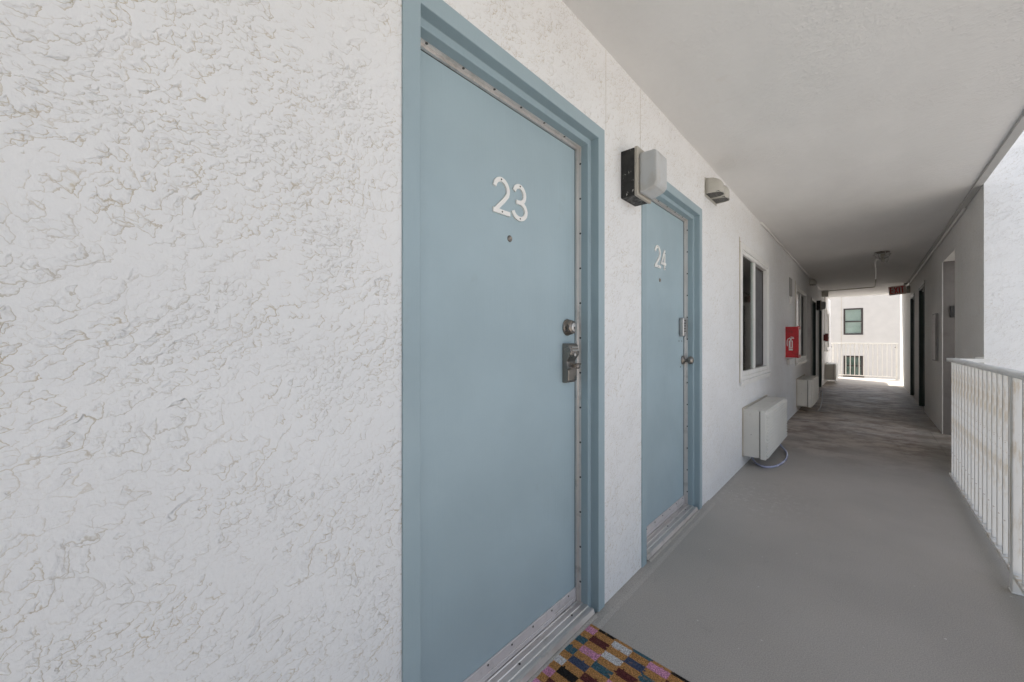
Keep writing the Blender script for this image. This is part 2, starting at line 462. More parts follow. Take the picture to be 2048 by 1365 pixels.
# openings in the left wall: (y0, y1, z0, z1)
OPEN = [(.545, 1.53, 0, 2.053), (1.92, 2.885, 0, 2.052), (4.03, 5.31, .81, 1.99), (7.72, 9.12, .82, 2.02),
        (10.12, 11.05, 0, 2.03), (11.62, 12.55, 0, 2.03), (14.35, 15.25, .90, 2.0)]
LWEND = 15.95
b = B(); y = -4
for y0, y1, z0, z1 in OPEN:
    b.box((WX-.2, y, -.1), (WX, y0, CH))
    b.box((WX-.2, y0, z1), (WX, y1, CH))
    if z0 > 0: b.box((WX-.2, y0, -.1), (WX, y1, z0))
    y = y1
b.box((WX-.2, y, -.1), (WX, LWEND, CH))
lw = b.obj('stucco_wall', M['stucco'])
tag(lw, 'long white skip-trowel stucco wall on the left holding the two blue doors', 'wall')
b = B()
for yy in (1.553, 1.905):
    b.box((WX-.004, yy-.0007, 2.07), (WX+.0008, yy+.0007, CH-.002))
o = b.obj('stucco_joint', M['caulk']); o.parent = lw
b = B()
b.box((WX, 1.533, .02), (WX+.0012, 1.537, 2.0)); o = b.obj('caulk_line', M['caulk']); o.parent = lw

# body of the building behind the left wall, storey above, roof
b = B()
b.box((-9, -4, -2.9), (WX-.201, LWEND, CH+.2)); b.box((-9, -4, CH+.201), (WX-.3, LWEND-1.2, 5.4)); b.box((WX-.299, -4, -2.9), (WX, LWEND, -.161))
bl = b.obj('apartment_building', M['facade'], None, (-5, 6, -2.9)); tag(bl, 'white apartment building rising behind the wall with the blue doors', 'building')

# right wing: corridor wall with alcove and two doors, bright end face
b = B()
RO = [(6.28, 7.2, 0, 2.13), (9.2, 10.1, 0, 2.08), (11.05, 11.95, 0, 2.08)]
y = 4.88+.012
for y0, y1, z0, z1 in RO:
    b.box((RX, y, -.1), (RX+.2, y0, CH)); b.box((RX, y0, z1), (RX+.2, y1, CH)); y = y1
b.box((RX, y, -.1), (RX+.2, 15.45, CH))
rw = b.obj('corridor_wall', M['stucco_soft']); tag(rw, 'shaded rough white wall on the right side of the corridor', 'wall')
b = B(); b.box((RX, 4.88, -2.9), (4.5, 4.88+.011, 5.6)); b.box((4.489, 7.27, -2.9), (4.5, 15.4, 5.6)); b.box((.9, 7.27, CH+.201), (4.488, 15.4, 5.6)); b.box((1.45, 7.27, -2.9), (4.488, 15.4, CH+.2)); b.box((1.45, 4.892, -2.9), (4.488, 7.26, -.17))
ew = b.obj('end_wall', M['stucco_bright'], None, (RX, 4.88, -2.9)); tag(ew, 'bright white stucco end wall rising beyond the near railing', 'wall')
b = B(); b.box((RX, -4, -.1), (RX+.2, -1.2, CH)); b.box((WX+.001, -4.2, -.1), (RX+.2, -4.001, CH))  # unseen walls behind the camera, added to cut the light near it
bw = b.obj('light_block_wall', M['stucco_soft']); tag(bw, 'added unseen white wall behind the camera, cutting light on the near walkway', 'wall')
# alcove opening; the roofless light well behind it is added to bring daylight in
al = empty('alcove_light_well', (RX+.5, 6.7, 0), 'grey panelled opening with added light well in the right corridor wall beside the near railing', 'alcove')
b = B(); b.box((RX+.004, 7.186, 0.002), (4.488, 7.26, 2.4)); b.obj('side_panel', paint('dim_steel_panel', (.15, .14, .135), .5, .08, .0008, 20, 0, (.10, .09, .085), .6), al)
b = B(); b.box((RX+.201, 4.893, 0), (4.488, 4.96, 5.55)); b.obj('light_well_wall', M['stucco_bright'], al)
b = B(); b.box((1.301, 4.961, -.16), (4.488, 7.26, -.001)); b.obj('light_well_floor', M['floor'], al)
b = B(); b.box((RX-.004, 7.186, 0), (RX+.003, 7.215, 2.14), .002); b.box((RX-.004, 6.27, 2.118), (RX+.003, 7.185, 2.14), .001); b.obj('edge_trim', M['white'], al)
b = B(); b.box((RX+.06, 7.168, 1.44), (RX+.16, 7.184, 1.58), .003); cp = b.obj('call_panel', M['black_plain'], None, (RX+.1, 7.18, 1.44)); tag(cp, 'small black plate mounted on the grey alcove side panel', 'plate')

# ------------------------------------------------------------------ doors
def numeral(which, y0, z0, X, parent, h=.116):
    fr = lambda u, v, n: (X+n, y0+u, z0+v)
    s = h/.116
    b = B()
    if which == '2':
        p = [(.005, .083)]+arc(.040, .083, .033, 172, -28, 16)[0:]+[(.052, .048), (.026, .024), (.010, .0075)]
        p = [(u*s, v*s) for u, v in p[1:]]
        b.stroke(p, .0150*s, .006, fr); b.stroke([(0, .0075*s), (.083*s, .0075*s)], .0150*s, .0062, fr); sc = [(.036, .115), (.045, .0075)]
        sc = [(.038, .1155-.0), (.042, .0075)]
    elif which == '3':
        p = [(u*s, v*s) for u, v in arc(.040, .088, .027, 165, -85, 14, .0275)]
        b.stroke(p, .0145*s, .006, fr)
        p = [(u*s, v*s) for u, v in arc(.040, .034, .034, 92, -165, 18, .0275)]
        b.stroke(p, .0145*s, .0062, fr); b.stroke([(.024*s, .0605*s), (.042*s, .0605*s)], .013*s, .0064, fr)
        sc = [(.042, .1155), (.042, .0065)]
    else:
        b.stroke([(.058*s, .116*s), (.058*s, 0)], .0145*s, .006, fr)
        b.stroke([(.056*s, .110*s), (.008*s, .034*s)], .0125*s, .0062, fr); b.stroke([(0, .034*s), (.078*s, .034*s)], .0135*s, .0064, fr)
        sc = [(.058, .098), (.058, .008)]
    bmesh.ops.remove_doubles(b.bm, verts=b.bm.verts, dist=1e-6)
    o = b.obj('numeral', M['white_num'], parent)
    for u, v in sc:
        q = B(); q.cyl((X+.006, y0+u*s, z0+v*s), (1, 0, 0), .0030, .0012, 10); q.obj('screw', M['screw'], o)

FP = [(-.052, -.006), (0, -.006), (0, .031), (.024, .031), (.024, .098), (-.02, .098), (-.02, .004), (-.052, .004)]
def room_door(y0, y1, top, label, X=WX, sg=-1, frame_m=None, leaf_m=None, detail=True, sill=True):
    """y0,y1 = clear opening between casings"""
    d = empty('room_door', (X, (y0+y1)/2, 0), label, 'door')
    fb = B(); fb.sweep(FP, y0, y1, top, X, sg)
    bmesh.ops.remove_doubles(fb.bm, verts=fb.bm.verts, dist=1e-6)
    o = fb.obj('door_frame', frame_m or M['blue_frame'], d)
    bv = o.modifiers.new('b', 'BEVEL'); bv.width = .0022; bv.segments = 2; bv.limit_method = 'ANGLE'
    frame = o
    xl = X+sg*.090
    b = B(); b.box((xl, y0+.027, .050), (xl+sg*.044, y1-.027, top-.027), .002); b.obj('door_leaf', leaf_m or M['blue'], d)
    if detail:
        # metal weatherstrip with its bulb and screws
        b = B(); b.sweep([(.0245, .0765), (.0295, .0765), (.0295, .0785), (.0345, .0785), (.0345, .0895), (.0245, .0895)], y0, y1, top, X, sg, .032)
        ws = b.obj('weatherstrip', M['alu'], d)
        b = B(); b.sweep([(.0346, .0880), (.0356, .0880), (.0356, .0899), (.0346, .0899)], y0, y1, top, X, sg, .032)
        b.obj('weatherstrip_seal', M['dark'], ws)
        b = B(); b.sweep([(.0243, .064), (.0262, .064), (.0262, .0762), (.0243, .0762)], y0, y1, top, X, sg, .032)
        b.obj('weatherstrip_flange', M['alu'], ws)
        src = None
        def screw(c, dr):
            q = B(); q.cyl(c, dr, .0042, .0018, 10); q.obj('screw', M['screw'], ws)
        z = .12
        while z < top-.06:
            screw((X+sg*.067, y1-.0262, z), (0, -1, 0)); z += .149
        yy = y0+.07
        while yy < y1-.03:
            screw((X+sg*.067, yy, top-.0262), (0, 0, -1)); yy += .135
        for z in (.095, .626, 1.397, 1.915):
            q = B(); q.lathe((X+sg*.045, y1-.0238, z), (0, -1, 0), [(.0052, 0), (.0052, .0012), (.0038, .0016), (.0030, .0008), (.0018, .0014)], 14)
            q.obj('frame_screw', M['blue_frame'], frame)
    if sill:
        # door sweep
        b = B(); b.box((xl-sg*.0065, y0+.036, .036), (xl-sg*.0002, y1-.036, .092), .0012)
        b.box((xl-sg*.010, y0+.040, .052), (xl-sg*.0065, y1-.040, .058), .001)
        sw = b.obj('door_sweep', M['alu_pale'], d)
        yy = y0+.09
        while yy < y1-.05:
            q = B(); q.cyl((xl-sg*.0065, yy, .082), (-sg, 0, 0), .0034, .0018, 10); q.obj('screw', M['screw'], sw); yy += .118
        # grooved threshold
        b = B()
        xs = [.090, .080, .078, .068, .066, .056, .054, .044, .042, .030, .028, .016, .012, .004, -.002]
        zs = [.034, .034, .031, .031, .034, .034, .031, .031, .034, .034, .030, .030, .033, .031, .0145]
        pts = [(X+sg*u, z) for u, z in zip(xs, zs)]+[(X+sg*.090, .0145)]
        if sg > 0: pts = pts[::-1]
        b.prism(pts, 'y', y0+.0245, y1-.0245); th = b.obj('threshold', M['alu'], d)
        for yy in (y0+.12, (y0+y1)/2, y1-.12):
            q = B(); q.cyl((X+sg*.049, yy, .0305), (0, 0, 1), .0040, .0030, 12); q.obj('screw', M['screw'], th)
    return d, xl

d23, xl = room_door(.590, 1.481, 2.006, 'large blue-grey steel door numbered 23, nearest the camera')
numeral('2', .942, 1.585, xl+.0003, d23, .118); numeral('3', 1.034, 1.583, xl+.0003, d23, .124)
b = B(); b.lathe((xl, 1.029, 1.510), (1, 0, 0), [(.0115, 0), (.0115, .002), (.0095, .0042), (.0072, .0042), (.0064, .0015), (.002, .001)], 24); b.obj('peephole', M['bronze'], d23)
# deadbolt
b = B(); b.lathe((xl, 1.388, 1.207), (1, 0, 0), [(.0350, 0), (.0350, .004), (.0335, .007), (.0318, .008), (.0300, .022), (.0262, .030), (.0225, .033), (.0220, .031), (.0212, .0305), (.0205, .034), (.002, .0345)], 36)
db = b.obj('deadbolt', M['bronze'], d23)
b = B(); b.lathe((xl+.0342, 1.388, 1.207), (1, 0, 0), [(.0192, 0), (.0192, .0018), (.018, .0026), (.001, .0027)], 30); fc = b.obj('lock_cylinder', M['nickel'], db)
b = B(); b.box((xl+.0370, 1.3868, 1.195), (xl+.0376, 1.3892, 1.207)); b.cyl((xl+.0370, 1.388, 1.205), (1, 0, 0), .0042, .0006, 12); b.obj('keyhole', M['screw'], fc)
# keypad lever lock
b = B()
prof = [(xl, .978), (xl+.020, .978), (xl+.029, .986), (xl+.031, 1.010), (xl+.031, 1.040), (xl+.024, 1.055), (xl+.022, 1.066), (xl+.033, 1.082), (xl+.041, 1.092), (xl+.042, 1.105), (xl+.036, 1.130), (xl+.030, 1.140), (xl, 1.141)]
b.prism(prof, 'y', 1.352, 1.416, .0035)
kp = b.obj('keypad_lock', M['bronze'], d23)
bb = None
for r in range(2):
    for k in range(5):
        q = B(); q.box((xl+.0405-r*.0, 1.3635+k*.0096, 1.1205-r*.0115), (xl+.0432-r*-.0004, 1.3700+k*.0096, 1.1270-r*.0115), .001)
        for v in q.bm.verts: v.co.x += -.0015 if r == 0 and v.co.z > 1.12 else 0
        q.obj('key_button', M['key'], kp)
b = B(); b.lathe((xl+.0418, 1.383, 1.094), (1, 0, 0), [(.0078, 0), (.0078, .0016), (.005, .0018), (.0036, .0006), (.001, .0006)], 20); b.obj('lock_button', M['nickel'], kp)
b = B()
b.lathe((xl+.022, 1.384, 1.046), (1, 0, 0), [(.016, 0), (.016, .004), (.011, .012), (.0095, .038), (.001, .039)], 24)
# wave-shaped lever blade pointing at the hinges
n = 16; prev = None; vs = []
for i in range(n+1):
    t = i/n
    yv = 1.405-.080*t
    zv = 1.050+.0085*math.sin(t*2*PI*.95+.3)-.006*t
    hw = .0135*(1-.30*abs(2*t-1)**3)
    hw2 = .0022
    ring = [b.bm.verts.new((xl+.050+a*hw, yv, zv+c*hw2+.002*a)) for a, c in ((-1, -1), (1, -1), (1, 1), (-1, 1))]
    vs.append(ring)
for r0, r1 in zip(vs, vs[1:]):
    for k in range(4): b.bm.faces.new((r0[k], r0[(k+1) % 4], r1[(k+1) % 4], r1[k])).smooth = True
b.bm.faces.new(vs[0]); b.bm.faces.new(vs[-1])
bmesh.ops.recalc_face_normals(b.bm, faces=b.bm.faces)
b.obj('lever_handle', M['bronze'], kp)

d24, xl4 = room_door(1.970, 2.838, 2.002, 'smaller blue-grey steel door numbered 24, second along the wall')
numeral('2', 2.300, 1.590, xl4+.0003, d24, .126); numeral('4', 2.392, 1.590, xl4+.0003, d24, .122)
b = B(); b.lathe((xl4, 2.385, 1.520), (1, 0, 0), [(.0115, 0), (.0115, .002), (.0095, .0042), (.0072, .0042), (.0064, .0015), (.002, .001)], 20); b.obj('peephole', M['bronze'], d24)
b = B(); b.box((xl4, 2.712, 1.180), (xl4+.032, 2.762, 1.306), .012, 3); kp = b.obj('keypad_lock', M['nickel'], d24)
for r in range(5):
    for k in range(2):
        q = B(); q.box((xl4+.0315, 2.724+k*.015, 1.282-r*.018), (xl4+.0345, 2.733+k*.015, 1.291-r*.018), .001); q.obj('key_button', M['screw'], kp)
b = B(); b.lathe((xl4, 2.785, 1.020), (1, 0, 0), [(.031, 0), (.031, .004), (.024, .009), (.012, .013), (.011, .030), (.018, .036), (.026, .046), (.0275, .056), (.022, .066), (.010, .071), (.001, .072)], 30)
b.obj('door_knob', M['bronze'], d24)
for yy, zz in ((2.715, 1.150), (2.765, 1.150), (2.745, .975)):
    b = B(); b.cyl((xl4, yy, zz), (1, 0, 0), .0045, .0015, 12); b.obj('plug_screw', M['screw'], d24)

fd = [room_door(10.16, 11.01, 1.99, 'dark green door in white frame before the far black-sided lamp', frame_m=M['dkgreen'], leaf_m=M['dkgreen'], detail=False, sill=False)[0]]
fd.append(room_door(11.66, 12.51, 1.99, 'dark green door in white frame just past the far black-sided lamp', frame_m=M['dkgreen'], leaf_m=M['dkgreen'], detail=False, sill=False)[0])
for o, y0, y1 in zip(fd, (10.16, 11.66), (11.01, 12.51)):
    b = B(); b.box((WX+.0065, y0-.052, 0), (WX+.016, y0-.008, 2.04), .002); b.box((WX+.0065, y1+.008, 0), (WX+.016, y1+.052, 2.04), .002); b.box((WX+.0065, y0-.0075, 1.997), (WX+.016, y1+.0075, 2.04), .002)
    b.obj('casing', M['white'], o)
for yy, nm in ((9.2, 'dark teal door nearest the alcove in the right corridor wall'), (11.05, 'narrow-looking dark green door nearest the exit sign on the right')):
    dd, xr = room_door(yy+.04, yy+.86, 2.04, nm, X=RX, sg=1, frame_m=M['dkgreen'], leaf_m=M['dkgreen'], detail=False, sill=False)
    b = B(); b.box((RX-.012, yy-.02, 2.085), (RX-.001, yy+.92, 2.13), .003); b.obj('head_trim', M['white'], dd)
    b = B(); b.box((RX-.008, yy-.02, 0), (RX-.001, yy-.004, .10), .002); b.obj('foot_patch', M['white'], dd)

# ------------------------------------------------------------------ doormat
MA = math.radians(-2.5)
mat_cols = {'n': (.50, .27, .105), 'p': (.78, .33, .50), 'w': (.78, .73, .75), 'v': (.075, .095, .16), 't': (.07, .15, .19), 'm': (.13, .042, .042), 'k': (.025, .023, .022)}
keys = list(mat_cols)
def coir(k):
    n = N('coir_'+{'n': 'natural', 'p': 'pink', 'w': 'white', 'v': 'navy', 't': 'teal', 'm': 'maroon', 'k': 'black'}[k])
    c = mat_cols[k]
    f = n.noise(260, detail=3, rough=.8); g = n.noise(45, detail=5, rough=.7)
    col = n.mix(n.rng(f, .32, .68), tuple(x*.40 for x in c), tuple(min(1, x*1.55) for x in c))
    col = n.mix(n.math('MULTIPLY', n.rng(g, .56, .70), .55), col, mat_cols['n'])
    return n.set(color=col, rough=.95, normal=n.bump(f, .003), spec=.1)
mats = [coir(k) for k in keys]
rows = {-1: 'nkntnk', 0: 'pnwnpn', 1: 'nmnvnm', 2: 'tnwntn', 3: 'npnmnw', 4: 'tntnvn', 5: 'nvnpnk', 6: 'wnmnwn', 7: 'nkntnp', 8: 'pnwnvn', 9: 'nmnpnt'}
XE = [0, .040, .112, .184, .256, .328, .400]      # mat cell edges from the wall side
CWY = .0335
def mat_cell(u, v):   # u from wall side, v back from the far end
    u = min(max(u+random.gauss(0, .0011), .0005), .3995); v = v+random.gauss(0, .0011)
    r = int(math.floor((v-.012)/CWY))
    i = 0
    while i < 5 and u > XE[i+1]: i += 1
    if r in rows: return rows[r][i]
    r2 = (r*7+i*3) % 9
    return 'n' if (r+i) % 2 else 'pvwtkmwpt'[r2]
dm = empty('doormat', (-.825, 1.397, 0), 'colourful checked coir doormat lying at the foot of door 23', 'doormat')
dm.rotation_euler = (0, 0, MA)
b = B(); b.box((.004, -.746, .0005), (.396, -.004, .005)); me_o = b.obj('rubber_backing', M['black_plain']); me_o.parent = dm
b = B(); nx, ny = 60, 112
TH = .0105
grid = [[b.bm.verts.new((.4*i/nx, -.75*j/ny, TH+random.uniform(-.0008, .0008)*(1 if 0 < i < nx and 0 < j < ny else 0))) for j in range(ny+1)] for i in range(nx+1)]
for i in range(nx):
    for j in range(ny):
        f = b.bm.faces.new((grid[i][j], grid[i][j+1], grid[i+1][j+1], grid[i+1][j]))
        f.material_index = keys.index(mat_cell(.4*(i+.5)/nx, .75*(j+.5)/ny))
def skirt(p, q, k):
    a = b.bm.verts.new((p.co.x, p.co.y, .004)); c = b.bm.verts.new((q.co.x, q.co.y, .004)); f = b.bm.faces.new((p, q, c, a)); f.material_index = keys.index(k)
for i in range(nx):
    skirt(grid[i][0], grid[i+1][0], mat_cell(.4*(i+.5)/nx, .0)); skirt(grid[i+1][ny], grid[i][ny], 'n')
for j in range(ny):
    skirt(grid[0][j+1], grid[0][j], mat_cell(.001, .75*(j+.5)/ny)); skirt(grid[nx][j], grid[nx][j+1], 'n')
def blade(u, v, lean, h):
    c = mat_cell(min(max(u, .001), .399), max(v, .0))
    a = random.uniform(0, PI); w = .00055
    dx, dy = math.cos(a)*w, math.sin(a)*w
    v0 = b.bm.verts.new((u-dx, -v-dy, TH-.003)); v1 = b.bm.verts.new((u+dx, -v+dy, TH-.003))
    v2 = b.bm.verts.new((u+lean[0]+random.uniform(-.0015, .0015), -v+lean[1]+random.uniform(-.0015, .0015), h))
    f = b.bm.faces.new((v0, v1, v2)); f.material_index = keys.index(c)
for _ in range(42000):
    blade(random.uniform(0, .4), random.uniform(0, .45), (0, 0), TH+random.uniform(.001, .0045))
for _ in range(1700):   # ragged edges
    blade(random.uniform(0, .4), random.uniform(-.0005, .002), (0, random.uniform(0, .003)), random.uniform(.006, .012))
    blade(random.uniform(-.0005, .002), random.uniform(0, .6), (-random.uniform(0, .003), 0), random.uniform(.006, .012))
po = b.obj('pile', mats); po.parent = dm

# ------------------------------------------------------------------ wall lamps
def wall_lamp(Y, label):
    z0, z1 = 1.808, 2.024
    X = WX
    L = empty('wall_lamp', (X, Y, z0), label, 'wall lamp', 'black-backed wall lamps beside the doors')
    b = B(); b.box((X+.0005, Y, z0), (X+.066, Y+.150, z1), .003, 2); b.obj('housing', M['black'], L)
    b = B(); b.box((X+.0665, Y-.003, z0-.003), (X+.082, Y+.153, z1+.003), .005, 2); gk = b.obj('gasket_frame', M['gasket'], L)
    for zz in (z0+.058, z0+.168):
        q = B(); q.cyl((X+.0822, Y+.006, zz), (1, 0, 0), .004, .002, 12); q.obj('screw', M['nickel'], gk)
        q = B(); q.cyl((X+.0822, Y+.144, zz), (1, 0, 0), .004, .002, 12); q.obj('screw', M['nickel'], gk)
    b = B()
    pr = [(X+.0822, z0+.010), (X+.095, z0+.006), (X+.152, z0+.028), (X+.163, z0+.046), (X+.163, z0+.176), (X+.155, z0+.188), (X+.0822, z0+.190)]
    b.prism(pr, 'y', Y+.012, Y+.138, .010)
    b.obj('lens', M['lens'], L)
    return L
la = wall_lamp(1.694, 'large square lamp with flaking black side between doors 23 and 24')
lb = copy_tree(la); lb.location = (WX, 11.30, 1.850); lb['label'] = 'distant small black-sided lamp between the two far green doors'

# ------------------------------------------------------------------ hooded vents
def hood_mesh(b, Y, w, z1, z0, out):
    """rounded nose-shaped hood, open underneath"""
    n, m = 12, 20; g = []
    for i in range(n+1):
        t = i/n; z = z0+(z1-z0)*t
        k = 1 if t < .40 else math.sqrt(max(0, 1-((t-.40)/.60)**2.3))
        kx = max(k, .04); ky = .45+.55*kx
        row = []
        for j in range(m+1):
            a = -PI/2+PI*j/m; ca, sa = math.cos(a), math.sin(a)
            px = abs(ca)**(2/2.8); py = math.copysign(abs(sa)**(2/2.8), sa)
            row.append(b.bm.verts.new((WX+.004+out*kx*px, Y+w/2+w/2*ky*py, z)))
        g.append(row)
    fs = []
    for i in range(n):
        for j in range(m): fs.append(b.bm.faces.new((g[i][j], g[i][j+1], g[i+1][j+1], g[i+1][j])))
    fs.append(b.bm.faces.new(g[n]))
    for f in fs: f.smooth = True
    bmesh.ops.recalc_face_normals(b.bm, faces=fs)
    return b
def vent(Y, label, z=2.182):
    V = empty('vent_hood', (WX, Y, z), label, 'vent', 'beige hooded wall vents near the ceiling')
    for k, (dy, w, z1, out) in enumerate(((.004, .130, z+.122, .100), (.150, .130, z+.122, .100))):
        b = B(); hood_mesh(b, Y+dy, w, z1, z, out); h = b.obj('hood', M['vent'], V)
        mo = h.modifiers.new('s', 'SOLIDIFY'); mo.thickness = .002; mo.offset = -1
        b = B()
        for i in range(5): b.box((WX+.004, Y+dy+.018+i*(w-.038)/4, z-.0005), (WX+out*.95, Y+dy+.0205+i*(w-.038)/4, z+.0005))
        b.obj('slat_grille', M['vent'], h)
        b = B(); b.box((WX+.002, Y+dy+.008, z+.004), (WX+out-.010, Y+dy+w-.008, z+.006)); b.obj('dark_throat', M['dark'], h)
    b = B(); b.box((WX+.0005, Y-.004, z-.016), (WX+.003, Y+.288, z+.118), .001)
    b.obj('back_flange', M['vent'], V)
    return V
va = vent(2.965, 'twin beige hooded vent above the wall between door 24 and first window')
vb = copy_tree(va); vb.location = (WX, 9.72, 2.27); vb['label'] = 'distant hooded vent near the ceiling above the second window'

# ------------------------------------------------------------------ windows
def sliding_window(y0, y1, z0, z1, label):
    w = empty('sliding_window', (WX, (y0+y1)/2, z0), label, 'window', 'white sliding windows in the stucco wall')
    p = .016
    b = B()                                     # flat surround
    b.box((WX+.0005, y0, z0), (WX+p, y0+.055, z1), .002); b.box((WX+.0005, y1-.055, z0), (WX+p, y1, z1), .002)
    b.box((WX+.0005, y0+.0555, z1-.055), (WX+p, y1-.0555, z1), .002); b.box((WX+.0005, y0+.0555, z0), (WX+p, y1-.0555, z0+.055), .002)
    b.obj('surround', M['white'], w)
    b = B()                                     # inner frame, recessed
    a0, a1, c0, c1 = y0+.056, y1-.056, z0+.056, z1-.056
    b.box((WX-.075, a0, c0), (WX+.008, a0+.035, c1), .002); b.box((WX-.075, a1-.035, c0), (WX+.008, a1, c1), .002)
    b.box((WX-.075, a0+.0355, c1-.035), (WX+.008, a1-.0355, c1), .002); b.box((WX-.075, a0+.0355, c0), (WX+.008, a1-.0355, c0+.040), .002)
    fr = b.obj('window_frame', M['white'], w)
    mid = a0+(a1-a0)*.47
    b = B(); b.box((WX-.020, mid-.020, c0+.0405), (WX+.004, mid+.020, c1-.0355), .002); b.obj('meeting_stile', M['white'], w)
    b = B(); b.box((WX-.018, a0+.0355, c0+.0405), (WX-.013, mid-.0205, c1-.0355)); b.obj('pane', M['glass'], w)
    b = B(); b.box((WX-.062, mid-.018, c0+.0405), (WX-.058, a1-.0355, c1-.0355)); b.obj('pane', M['glass'], w)
    b = B()                                     # dark insect-screen sash
    s0, s1, e0, e1 = mid+.0205, a1-.0355, c0+.0405, c1-.0355
    b.box((WX-.044, s0, e0), (WX-.030, s0+.020, e1), .001); b.box((WX-.044, s1-.020, e0), (WX-.030, s1, e1), .001)
    b.box((WX-.044, s0+.0205, e1-.020), (WX-.030, s1-.0205, e1), .001); b.box((WX-.044, s0+.0205, e0), (WX-.030, s1-.0205, e0+.020), .001)
    sf = b.obj('screen_frame', M['bronzeframe'], w)
    b = B(); b.box((WX-.038, s0+.0205, e0+.0205), (WX-.037, s1-.0205, e1-.0205)); b.obj('insect_screen', M['screenmesh'], sf)
    b = B(); n = 40; pts = [(WX-.13+.012*math.sin(i*1.7), a0+(a1-a0)*i/n) for i in range(n+1)]+[(WX-.16, a1), (WX-.16, a0)]
    b.prism(pts, 'z', c0, c1); b.obj('curtain', M['curtain'], w)
    b = B(); b.box((WX+.0165, y0+.002, z0-.002), (WX+.034, y1-.002, z0+.022), .003); b.box((WX+.0005, y0-.010, z0-.030), (WX+.020, y1+.010, z0-.0025), .004)
    b.obj('sill', M['white'], w)
    b = B(); b.box((WX+.0004, y0-.012, z0), (WX+.006, y0-.0005, z1+.045), .001); b.box((WX+.0004, y0, z1+.0005), (WX+.006, y1+.008, z1+.010), .001); b.obj('caulk_bead', M['caulk'], w)
    return w
sliding_window(3.985, 5.345, .775, 2.035, 'nearest white sliding window, above the first air conditioner')
sliding_window(7.68, 9.17, .785, 2.06, 'second white sliding window, partly behind the red cabinet')
sliding_window(14.31, 15.29, .87, 2.035, 'farthest white sliding window near the end of the left wall')

# ------------------------------------------------------------------ air conditioners
def aircon(y0, y1, label, out=.195):
    z0, z1 = .100, .530
    A = empty('air_conditioner', (WX, (y0+y1)/2, z0), label, 'air conditioner', 'cream through-wall air conditioners')
    X = WX; f0 = X+out-.058
    b = B(); b.box((X+.0005, y0+.010, z0+.003), (f0-.002, y1-.010, z1-.006), .003, 2); b.obj('sleeve', M['plastic'], A)
    b = B(); b.box((f0-.0018, y0+.012, z0+.006), (f0+.004, y1-.012, z1-.010)); b.obj('shadow_gap', M['dark'], A)
    b = B(); b.box((f0+.0045, y0, z0-.004), (X+out-.010, y1, z1), .005, 2); fc = b.obj('front_cover', M['grille'], A)
    n = 14
    b = B()
    for i in range(n):
        zz = z0+.014+i*(z1-z0-.028)/n
        b.prism([(X+out-.0102, zz), (X+out+.004, zz-.002), (X+out+.004, zz+.004), (X+out-.0102, zz+.018)], 'y', y0+.010, y1-.010)
    b.obj('louvre_grille', M['grille'], fc)
    b = B(); b.box((X+.0006, y0-.004, z0-.004), (X+.010, y0+.0095, z1+.010), .001); b.box((X+.0006, y0+.010, z1-.0055), (X+.010, y1-.010, z1+.012), .001); b.box((X+.0006, y1-.0095, z0), (X+.010, y1, z1+.010), .001)
    b.obj('caulk_bead', M['caulk'], A)
    q = B(); q.cyl((X+.07, y0+.0101, z0+.205), (0, -1, 0), .003, .001, 10); q.obj('screw', M['screw'], A)
    return A
aircon(4.085, 5.26, 'nearest cream air conditioner, low on the wall beyond door 24')
aircon(7.82, 8.96, 'second cream air conditioner, under the red cabinet and second window', .205)
aircon(13.62, 14.75, 'farthest pale air conditioner near the end railing', .24)

def smooth_path(pts, n=8):
    out = []
    P = [Vector(p) for p in pts]; P = [P[0]]+P+[P[-1]]
    for i in range(1, len(P)-2):
        for k in range(n):
            t = k/n; a, b_, c, d = P[i-1:i+3]
            out.append(.5*((2*b_)+(c-a)*t+(2*a-5*b_+4*c-d)*t*t+(3*b_-a-3*c+d)*t**3))
    out.append(P[-2]); return out
b = B(); b.tube(smooth_path([(-.835, 4.42, .09), (-.815, 4.36, .03), (-.757, 4.25, .012), (-.684, 4.19, .011), (-.615, 4.29, .011), (-.58, 4.56, .011), (-.605, 4.86, .014), (-.68, 5.02, .05), (-.72, 5.05, .12)]), .0095, 12)
o = b.obj('drain_hose', M['hose'], None, (-.68, 4.5, 0)); tag(o, 'clear bluish drain hose curled on the floor under the nearest air conditioner', 'hose')
b = B(); b.tube(smooth_path([(-.655, 8.93, .13), (-.645, 9.0, .09), (-.62, 8.99, .22), (-.575, 8.75, .27), (-.56, 8.50, .16), (-.575, 8.30, .02), (-.59, 8.22, .010)]), .0085, 10)
o = b.obj('drain_hose', M['hose2'], None, (-.6, 8.7, 0)); tag(o, 'pale drain hose looping out from the second air conditioner', 'hose')
b = B(); b.tube(smooth_path([(-.66, 14.0, .10), (-.62, 14.0, .03), (-.60, 14.05, .0095), (-.58, 14.2, .0095)]), .008, 10)
o = b.obj('drain_hose', M['hose2'], None, (-.62, 14.0, 0)); tag(o, 'short hose end under the farthest air conditioner', 'hose')

